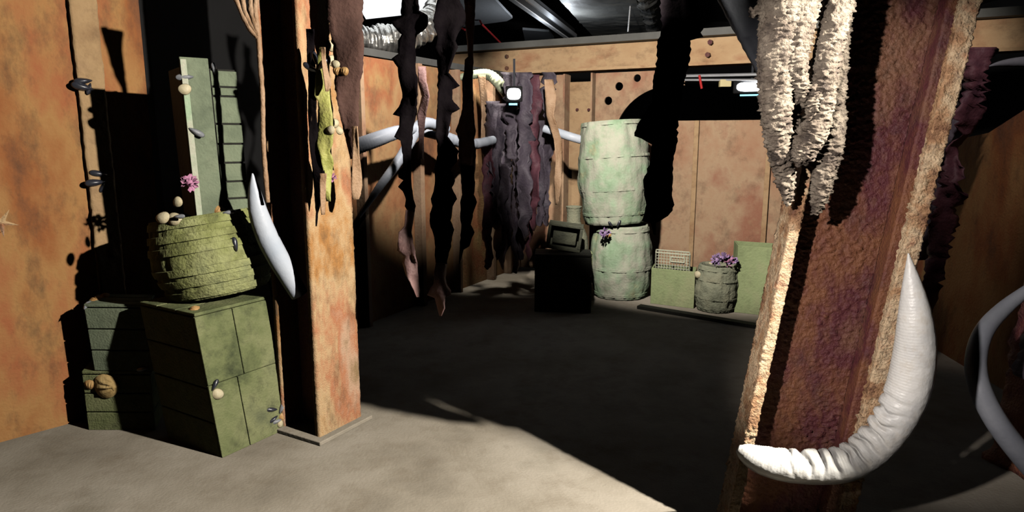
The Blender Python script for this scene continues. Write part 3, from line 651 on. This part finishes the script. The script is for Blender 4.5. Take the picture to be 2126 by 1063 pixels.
# woven jar
vj = at(1190, 522, 6.6); vtop = at(1190, 428, 6.6).z
jb = Vector((vj.x+.0, 6.6, 0))
t = empty('wicker_jar', jb, 'narrow necked woven jar behind the tilted basket box', 'jar')
jh = vtop
prof = [(.15, 0), (.155, .3), (.15, .55), (.14, .66), (.115, .74), (.078, .80), (.066, .84), (.064, .93), (.074, .985), (.078, 1)]
pf = []
for i in range(len(prof)-1):
    (r0, f0), (r1, f1) = prof[i], prof[i+1]
    k = max(2, int((f1-f0)*70))
    for j in range(k): 
        f = f0+(f1-f0)*j/k; pf.append((r0+(r1-r0)*j/k+.004*(j % 2), f))
pf += [(.078, 1), (.065, 1.0), (.06, .97)]
obj('jar_body', lathe(pf, jb, jb+Z(jh), 32), 'wicker', t, smooth=True)
bk = at(1226, 522, 6.35)
crate((at(1196, 560, 6.28).x, 6.28-.0, 0), (pxs(34, 6.28), 0), (.0, .12), at(1196, 524, 6.28).z-.02, 'small pale green crate wedged between the black crate and the middle barrel', 'crate_pale', rows=2)
# low kerb under the back pile
ka = gnd(1340, 636); kb = gnd(1560, 672)
obj('trim_12', box(ka+Vector((-.1, -.10, 0)), (kb-ka)*1.3, (.05, .07, 0), (0, 0, .03)), 'dark_wood', kind='structure')
# ------------------------------------------------------------------ shells, mussels, flowers
def shell_mesh(name, m, L_=.05, W_=.04, H_=.016, ridges=9, kind='clam'):
    b_ = bmesh.new(); nu, nv = 22, 8; g_ = []
    for s in (1, -1):
        gg = []
        for j in range(nv+1):
            f = j/nv; row = []
            for i in range(nu+1):
                th = math.pi*2*i/nu
                # hinge at y=0, fan spreads along +y
                if kind == 'mussel': x = .5*W_*math.sin(th)*f; y = (L_*.5*(1-math.cos(th)))*f+(1-f)*L_*.45; x *= (.45+.55*(y/L_))
                else: x = .5*W_*math.sin(th)*f*(.75+.25*(1-math.cos(th))/2); y = (L_*.5*(1-math.cos(th)))*f+(1-f)*L_*.4
                hgt = H_*(1-f**2.2)
                ang = math.atan2(x, y+.004)
                if ridges: 
                    hgt *= 1+.28*math.cos(ang*ridges*2)
                    if f > .9 and s > 0: y += .0015*math.cos(ang*ridges*2)
                row.append(b_.verts.new((x, y, s*hgt*(1 if s > 0 else .35)+H_*.35)))
            gg.append(row)
        for a1, b1_ in zip(gg, gg[1:]):
            for i in range(nu):
                q = (a1[i], a1[i+1], b1_[i+1], b1_[i]); b_.faces.new(q if s < 0 else q[::-1])
    bmesh.ops.remove_doubles(b_, verts=b_.verts, dist=.00005)
    me = bpy.data.meshes.new(name); b_.to_mesh(me); b_.free()
    me.polygons.foreach_set('use_smooth', [True]*len(me.polygons)); me.materials.append(M[m]); return me
SM = {
 'mussel': shell_mesh('mussel', 'mussel', .085, .042, .014, 0, 'mussel'),
 'grey_mussel': shell_mesh('grey_mussel', 'shell_grey', .085, .042, .014, 0, 'mussel'),
 'clam': shell_mesh('clam', 'shell_cream', .05, .066, .011, 0), 'orange': shell_mesh('oclam', 'shell_orange', .05, .064, .010, 8),
 'scallop': shell_mesh('scallop', 'shell_tan', .11, .125, .02, 9)}
def shell(kind, px, py, Y, roll, label, size=1, tilt=0, yaw=0, group=None, cat=None, name=None):
    o = bpy.data.objects.new(name or {'mussel': 'mussel', 'grey_mussel': 'mussel', 'clam': 'clam_shell', 'orange': 'clam_shell', 'scallop': 'scallop_shell'}[kind], SM[kind])
    COL.objects.link(o); p = at(px, py, Y); nn = Vector((math.sin(yaw), -math.cos(yaw), math.sin(tilt)))
    e_ = Vector((0, 0, H)); hit = DG.scene.ray_cast(DG, e_, (p-e_).normalized())
    if hit[0] and hit[1].y < Y+.6:
        p = hit[1]; nn = (hit[2]+nn*.35).normalized()
    X_ = Vector((1, 0, 0)); zc = nn.normalized(); xc = (X_-zc*X_.dot(zc)).normalized(); yc = zc.cross(xc)
    q = Matrix((xc, yc, zc)).transposed()@Matrix.Rotation(roll, 3, 'Z')
    if kind in ('clam', 'orange'): size *= 1.2
    o.location = p-q@Vector((0, .02, 0))*size; o.rotation_euler = q.to_euler(); o.scale = (size,)*3
    return finish(o, label, cat or ('mussel' if 'mussel' in kind else 'shell'), group)
bpy.context.view_layer.update(); DG = bpy.context.evaluated_depsgraph_get()
shell('mussel', 184, 184, 3.52, R(70), 'black mussel, upper and longest of the three high on the left wall', 1.35, yaw=R(40))
shell('mussel', 182, 168, 3.52, R(100), 'black mussel, middle of the three high on the left wall batten', 1.1, yaw=R(40))
shell('mussel', 186, 178, 3.50, R(160), 'black mussel pointing down in the cluster high on the left wall', .8, yaw=R(40))
shell('mussel', 214, 362, 3.62, R(80), 'black mussel, upper one of the lower cluster on the left wall batten', 1.1, yaw=R(40))
shell('mussel', 208, 378, 3.60, R(95), 'glossy black mussel, lower left of the lower wall cluster', 1.25, yaw=R(40))
shell('mussel', 214, 384, 3.59, R(150), 'small black mussel drooping from the lower wall cluster', .7, yaw=R(40))
shell('grey_mussel', 178, 640, 3.42, R(10), 'grey mussel standing at the upper left corner of the low crates', 1.0)
shell('orange', 200, 622, 3.5, R(40), 'cream orange shell on top of the low crates, left one', .9, tilt=R(30))
shell('orange', 215, 616, 3.5, R(-60), 'cream orange shell on top of the low crates, right one', .9, tilt=R(20))
shell('scallop', 240, 800, 3.43, R(92), 'big tan ribbed scallop on the front of the low crate', 1.25)
shell('orange', 188, 800, 3.46, R(0), 'brown oval shell left of the big scallop', .9)
shell('grey_mussel', 303, 765, 3.42, R(100), 'grey mussel on the seam of the two low crates', .8)
shell('clam', 340, 455, 3.3, R(20), 'cream clam, left of two on the squat barrel rim', 1.0, tilt=R(15))
shell('clam', 362, 458, 3.28, R(-20), 'cream clam, right of two on the squat barrel rim', 1.1, tilt=R(10))
shell('grey_mussel', 366, 450, 3.3, R(-85), 'grey mussel lying behind the cream clams on the barrel rim', .7)
shell('grey_mussel', 393, 160, 3.36, R(95), 'grey mussel at the upper left edge of the tall narrow crate', 1.0)
shell('clam', 384, 188, 3.36, R(10), 'pale clam under the grey mussel on the tall narrow crate', .9)
shell('grey_mussel', 445, 150, 3.42, R(5), 'dark mussel standing on top of the tall narrow crate', .75)
shell('grey_mussel', 399, 270, 3.31, R(-120), 'olive mussel stuck on the wide board of the tall narrow crate', .95)
shell('mussel', 490, 515, 3.2, R(10), 'black mussel stuck on the front of the squat barrel', .9)
shell('orange', 455, 440, 3.3, R(-60), 'orange shell at the foot of the tall narrow crate', .9, tilt=R(20))
shell('grey_mussel', 468, 442, 3.3, R(-80), 'grey mussel at the foot of the tall narrow crate', .8)
shell('clam', 372, 420, 3.36, R(70), 'shaded clam left of the foot of the tall narrow crate', .8)
shell('orange', 402, 642, 3.1, R(-88), 'long orange shell on the edge of the tall green crate', .8, tilt=R(30))
shell('mussel', 442, 806, 3.12, R(-30), 'black mussel on the corner of the tall green crate', .75)
shell('clam', 450, 820, 3.1, R(-40), 'yellowish clam below the mussel on the crate corner', .9)
for i, (x, y, r, k, s, lb_) in enumerate([(570, 850, 80, 'mussel', .8, 'upper left'), (582, 852, -30, 'grey_mussel', .9, 'upper right, pointing up'), (580, 872, 100, 'grey_mussel', .7, 'grey, lower left'), (585, 866, -80, 'orange', .7, 'orange, right'), (580, 880, -100, 'clam', .6, 'pink, lowest'), (572, 866, 120, 'mussel', .7, 'black, left')]):
    shell(k, x, y, 3.28, R(r), 'shell in the cluster low on the tall green crate, %s' % lb_, s, yaw=R(30))
shell('mussel', 655, 148, 3.2, R(60), 'large black mussel low left on the upper rusty column', 1.0)
shell('mussel', 658, 130, 3.2, R(20), 'black mussel, top left of the shells on the rusty column', .9)
shell('mussel', 665, 140, 3.2, R(-40), 'black mussel, right of the dark pair on the rusty column', .8)
shell('clam', 688, 98, 3.35, R(0), 'white clam at the top of the rusty column', .95)
shell('clam', 688, 128, 3.34, R(20), 'pale green clam under the white one on the rusty column', .9)
shell('clam', 697, 136, 3.34, R(-10), 'pale green clam right of its twin on the rusty column', .7)
shell('orange', 700, 149, 3.36, R(-10), 'brown clam, left of two at the shaded column top', .7)
shell('orange', 716, 150, 3.38, R(10), 'brown clam, right of two at the shaded column top', .7)
shell('clam', 694, 258, 3.35, R(0), 'cream clam, upper of three beside the green kelp', .8)
shell('clam', 688, 272, 3.35, R(30), 'cream clam, lower left of three beside the green kelp', .7)
shell('clam', 703, 272, 3.36, R(-40), 'cream clam, lower right of three beside the green kelp', .7)
shell('mussel', 1270, 468, 6.3, R(40), 'black mussel, left of two where the two tall barrels meet', .8)
shell('mussel', 1282, 468, 6.3, R(-30), 'black mussel, right of two where the two tall barrels meet', .9)
shell('clam', 1274, 470, 6.3, R(0), 'cream clam below the mussels on the middle barrel', 1.1)
shell('orange', 1262, 488, 6.28, R(-30), 'orange shell on the upper front of the middle barrel', 1.0)
shell('clam', 1449, 572, 5.98, R(0), 'white clam on the edge between the open crate and the small barrel', 1.2)
shell('clam', 1478, 548, 5.95, R(0), 'cream clam beside the violet flowers on the small barrel', .9)
# starfish at the left edge
P = at(2, 462, 3.33)
b_ = bmesh.new(); cv = b_.verts.new((0, 0, .012)); cb = b_.verts.new((0, 0, -.004)); ring = []
for k in range(20):
    q = 2*math.pi*k/20; r = {0: .075, 1: .03, 2: .02, 3: .03}[k % 4]
    ring.append(b_.verts.new((r*math.cos(q), r*math.sin(q), .002)))
for k in range(20):
    b_.faces.new((cv, ring[k], ring[(k+1) % 20])); b_.faces.new((cb, ring[(k+1) % 20], ring[k]))
me = bpy.data.meshes.new('starfish'); b_.to_mesh(me); b_.free(); me.materials.append(M['rust_column'])
o = bpy.data.objects.new('starfish', me); COL.objects.link(o); o.location = P; o.rotation_euler = (R(90), R(15), R(45))
finish(o, 'tan starfish on the rusty wall at the left edge', 'starfish')
def bloom(name, px, py, Y, r, m, label, seed):
    rg = random.Random(seed); c_ = at(px, py, Y); b_ = bmesh.new()
    for k in range(26):
        d = Vector((rg.gauss(0, 1), rg.gauss(0, 1), rg.gauss(0, 1)+.3)).normalized(); e = d.orthogonal().normalized(); f_ = d.cross(e)
        p = c_+d*r*.35
        vs = [b_.verts.new(p), b_.verts.new(p+d*r*.5+e*r*.28+f_*r*.1), b_.verts.new(p+d*r*.85), b_.verts.new(p+d*r*.5-e*r*.28+f_*r*.1)]
        b_.faces.new(vs)
    bmesh.ops.create_icosphere(b_, subdivisions=2, radius=r*.45, matrix=Matrix.Translation(c_))
    return obj(name, b_, m, solid=.002, label=label, cat='flower')
bloom('flower', 394, 380, 3.36, .04, 'flower', 'pink flower on the left edge of the tall narrow crate', 1)
bloom('flower', 690, 368, 3.36, .022, 'flower', 'small pink flower beside the green kelp on the column', 2)
bloom('flower', 1256, 484, 6.40, .05, 'flower_violet', 'small violet flower on the front of the middle barrel', 3)
for k, (x, y, s, lb_) in enumerate([(1488, 540, .05, 'left'), (1499, 538, .06, 'middle'), (1510, 541, .055, 'right of the middle'), (1520, 543, .05, 'rightmost')]):
    bloom('flower', x, y, 5.98, s, 'flower_violet' if k != 2 else 'flower', 'violet flower on the small barrel, %s' % lb_, 10+k)
# ------------------------------------------------------------------ lamps in view
def flood(px, py, Y, wpx, hpx, label, tgt):
    c_ = at(px, py, Y); t = empty('flood_light', c_, label, 'lamp'); d = (Vector(tgt)-c_); d.z *= .4; d = d.normalized(); s_ = d.cross(Z(1)).normalized(); u_ = s_.cross(d)
    wd = pxs(wpx, Y); hh = pxs(hpx, Y)
    obj('housing', box(c_-s_*(wd*.62)-u_*hh*.7-d*.09, s_*wd*1.24, d*.085, u_*hh*1.4), 'black_paint_and_shade', t, bev=.01)
    ring = []; b_ = bmesh.new()
    for k in range(32):
        q = 2*math.pi*k/32; ce = abs(math.cos(q))**.5*math.copysign(1, math.cos(q)); se = abs(math.sin(q))**.8*math.copysign(1, math.sin(q))
        ring.append(c_+s_*wd/2*ce+u_*hh/2*se)
    f0 = [b_.verts.new(p) for p in ring]; f1 = [b_.verts.new(p-d*.012) for p in ring]
    b_.faces.new(f0); b_.faces.new(f1[::-1])
    for k in range(32): b_.faces.new((f0[k], f0[(k+1) % 32], f1[(k+1) % 32], f1[k]))
    bmesh.ops.recalc_face_normals(b_, faces=b_.faces)
    obj('lens', b_, 'led', t, label='glowing white lens')
    obj('indicator_strip', box(c_-u_*hh*1.0-s_*wd*.25, s_*wd*.62, d*.01, u_*hh*.18), 'led_red', t, label='pale blue glowing strip')
    obj('bracket', box(c_-d*.07-s_*.01+u_*hh*.7, s_*.02, d*.02, Z(2.31-c_.z-hh*.7 if 2.31-c_.z > .1 else .1)), 'brace_black', t)
    lamp('flood_light_beam', c_+d*.03, tgt, 2.2, (.75, .85, 1), .05, 150, .6)
flood(1067, 195, 6.5, 27, 22, 'bright white flood light in the far corner beside the arching green horn', (-.2, 1, 1.4))
flood(1560, 180, onback(1560).y-.22, 56, 18, 'bright oval flood light under the steel beam left of the leaning column', (.3, 1.5, 1.6))
# conduit, tags behind the opening
t = empty('conduit', at(1500, 168, 7.2), 'steel conduit running under the beam to the right flood light', 'conduit')
b_ = bmesh.new(); rod(b_, at(1415, 166, 7.1), at(1600, 166, 6.7), .012); rod(b_, at(1415, 158, 7.1), at(1600, 154, 6.7), .016); obj('pipe', b_, 'steel', t)
obj('junction_box', box(at(1495, 180, 6.9), (.1, -.03, 0), (0, .05, 0), (0, 0, .07)), 'brass', t)
b_ = bmesh.new(); rod(b_, at(1452, 156, 7.0), at(1457, 184, 7.0), .012); obj('cable_tag', b_, 'red', label='small red tag hanging under the steel beam', cat='tag')
# ------------------------------------------------------------------ overhead
def slab(name, pts, Yz, m, label, cat, th=.03):
    b_ = bmesh.new(); P = []
    for px, py in pts:
        a = (px-1063)/F; b = -(py-531.5)/F; fy = cp+b*sp; fz = -sp+b*cp; t_ = (Yz-H)/fz; P.append(Vector((a*t_, fy*t_, Yz)))
    v0 = [b_.verts.new(p) for p in P]; v1 = [b_.verts.new(p+Z(th)) for p in P]; n = len(P)
    b_.faces.new(v0); b_.faces.new(v1[::-1])
    for k in range(n): b_.faces.new((v0[k], v0[(k+1) % n], v1[(k+1) % n], v1[k]))
    bmesh.ops.recalc_face_normals(b_, faces=b_.faces)
    return obj(name, b_, m, label=label, cat=cat)
slab('ceiling_light', [(700, -60), (905, -60), (905, 24), (760, 40)], 3.0, 'panel_light', 'glowing white ceiling panel above the foil duct', 'ceiling light')
slab('ceiling_tile', [(925, -40), (990, -40), (1064, 38), (1052, 44), (955, 57), (905, 50)], 3.0, 'tile', 'grey white ceiling tile right of the glowing panel', 'ceiling tile')
slab('ceiling_tile', [(1085, 62), (1140, 66), (1150, 80), (1090, 85)], 3.0, 'tile', 'small grey white ceiling tile beside the diagonal rail', 'ceiling tile')
def zp(px, py, z):
    a = (px-1063)/F; b = -(py-531.5)/F; fy = cp+b*sp; fz = -sp+b*cp; t_ = (z-H)/fz; return Vector((a*t_, fy*t_, z))
p0, p1 = zp(990, -45, 2.9), zp(1172, 80, 2.9); d = (p1-p0).normalized(); s_ = Vector((d.y, -d.x, 0))
t = empty('ceiling_rail', p0, 'steel channel rail running diagonally under the ceiling behind the beam', 'rail')
obj('rail_body', box(p0, p1-p0, s_*.14, Z(.12)), 'black_paint_and_shade', t); obj('rail_lip', box(p0+s_*.02-Z(.012), p1-p0, s_*.05, Z(.012)), 'tile', t); obj('rail_lip', box(p0+s_*.15, p1-p0, s_*.02, Z(.05)), 'steel', t)
p0, p1 = zp(840, 108, 2.75), zp(912, 152, 2.5)
b_ = bmesh.new(); tube(b_, [zp(868, 120, 2.6), zp(916, 152, 2.6)], .012, 8); obj('metal_rod', b_, 'steel', label='thin bright metal rod between the two long black kelp strands', cat='rod')
b_ = bmesh.new(); tube(b_, [at(1312, -30, 7.5), at(1304, 66, 7.5)], .008, 8); obj('hanger_rod', b_, 'steel', label='thin hanger rod above the steel beam', cat='rod')
b_ = bmesh.new(); tube(b_, [zp(996, 42, 3.0), zp(1000, 50, 2.9), zp(1040, 90, 2.8)], .012, 8); obj('red_cable', b_, 'red', label='red cable under the ceiling tile', cat='cable')
b_ = bmesh.new(); tube(b_, [zp(950, 54, 3.0), zp(966, 62, 2.85)], .012, 8); obj('red_cable', b_, 'red', label='short red cable end left of the thin mauve kelp', cat='cable')
# flat duct with foil wrapped side
p0, p1 = zp(1075, -60, 2.95), zp(1215, 78, 2.95); d = (p1-p0).normalized(); s_ = Vector((d.y, -d.x, 0))
t = empty('air_duct', p0, 'dark rectangular air duct running back under the ceiling, foil along its side', 'duct')
obj('duct_body', rbox(p0+s_*.12, p1-p0, s_*.75, Z(.25), .08, .01, (4, 4, 4)), 'duct_grey', t)
S = spline([(*(p0+s_*.95+Z(.12)), .14), (*(p0.lerp(p1, .5)+s_*.95+Z(.12)), .15), (*(p1+s_*.95+Z(.12)), .14)], 30)
b_ = bmesh.new(); tube(b_, [Vector(q[:3]) for q in S], [q[3] for q in S], 24); b_.normal_update()
for v in b_.verts: v.co += v.normal*.03*noise.noise(v.co*9)
obj('foil_wrap', b_, 'foil', t)
# crumpled flexible foil duct
S = spline([(*at(745, 84, 6.3), .11), (*at(790, 82, 6.4), .125), (*at(845, 76, 6.5), .13), (*at(890, 50, 6.6), .13), (*at(915, 10, 6.7), .13), (*at(925, -40, 6.8), .13)], 22)
b_ = bmesh.new(); tube(b_, [Vector(q[:3]) for q in S], [q[3]*(1+.07*math.sin(i*1.3)) for i, q in enumerate(S)], 36); b_.normal_update()
for v in b_.verts: v.co += v.normal*.025*noise.noise(v.co*12)
obj('flexible_duct', b_, 'foil', label='crumpled silver foil duct curving under the glowing ceiling panel', cat='duct')
t = empty('ceiling_frame', zp(760, 100, 2.5), 'dark ceiling frame along the top of the orange back left wall', 'frame')
obj('rail', box(Vector((-2.0, 4.3, 2.26)), Vector((2.0, 3.8, 0)), Vector((-.05, .03, 0)), Z(.06)), 'duct_grey', t)

# ------------------------------------------------------------------ groups of like things
GR = {'mussel': 'mussels stuck on the walls, crates and columns', 'clam_shell': 'clam shells stuck on the barrels, crates and columns', 'kelp_strand': 'kelp strands hanging through the room',
      'curved_horn': 'pale curved horns growing out of the walls and columns', 'flower': 'small flowers on the barrels and crates', 'steel_bulkhead': 'steel bulkhead sections behind the barrels',
      'wooden_barrel': 'wooden barrels', 'wooden_crate': 'wooden crates', 'flood_light': 'bright flood lights', 'ceiling_tile': 'ceiling tiles', 'steel_column': 'rusty steel columns', 'red_cable': 'red cable ends'}
for o in bpy.data.objects:
    k = o.name.split('.')[0]
    if o.parent is None and k in GR: o['group'] = GR[k]
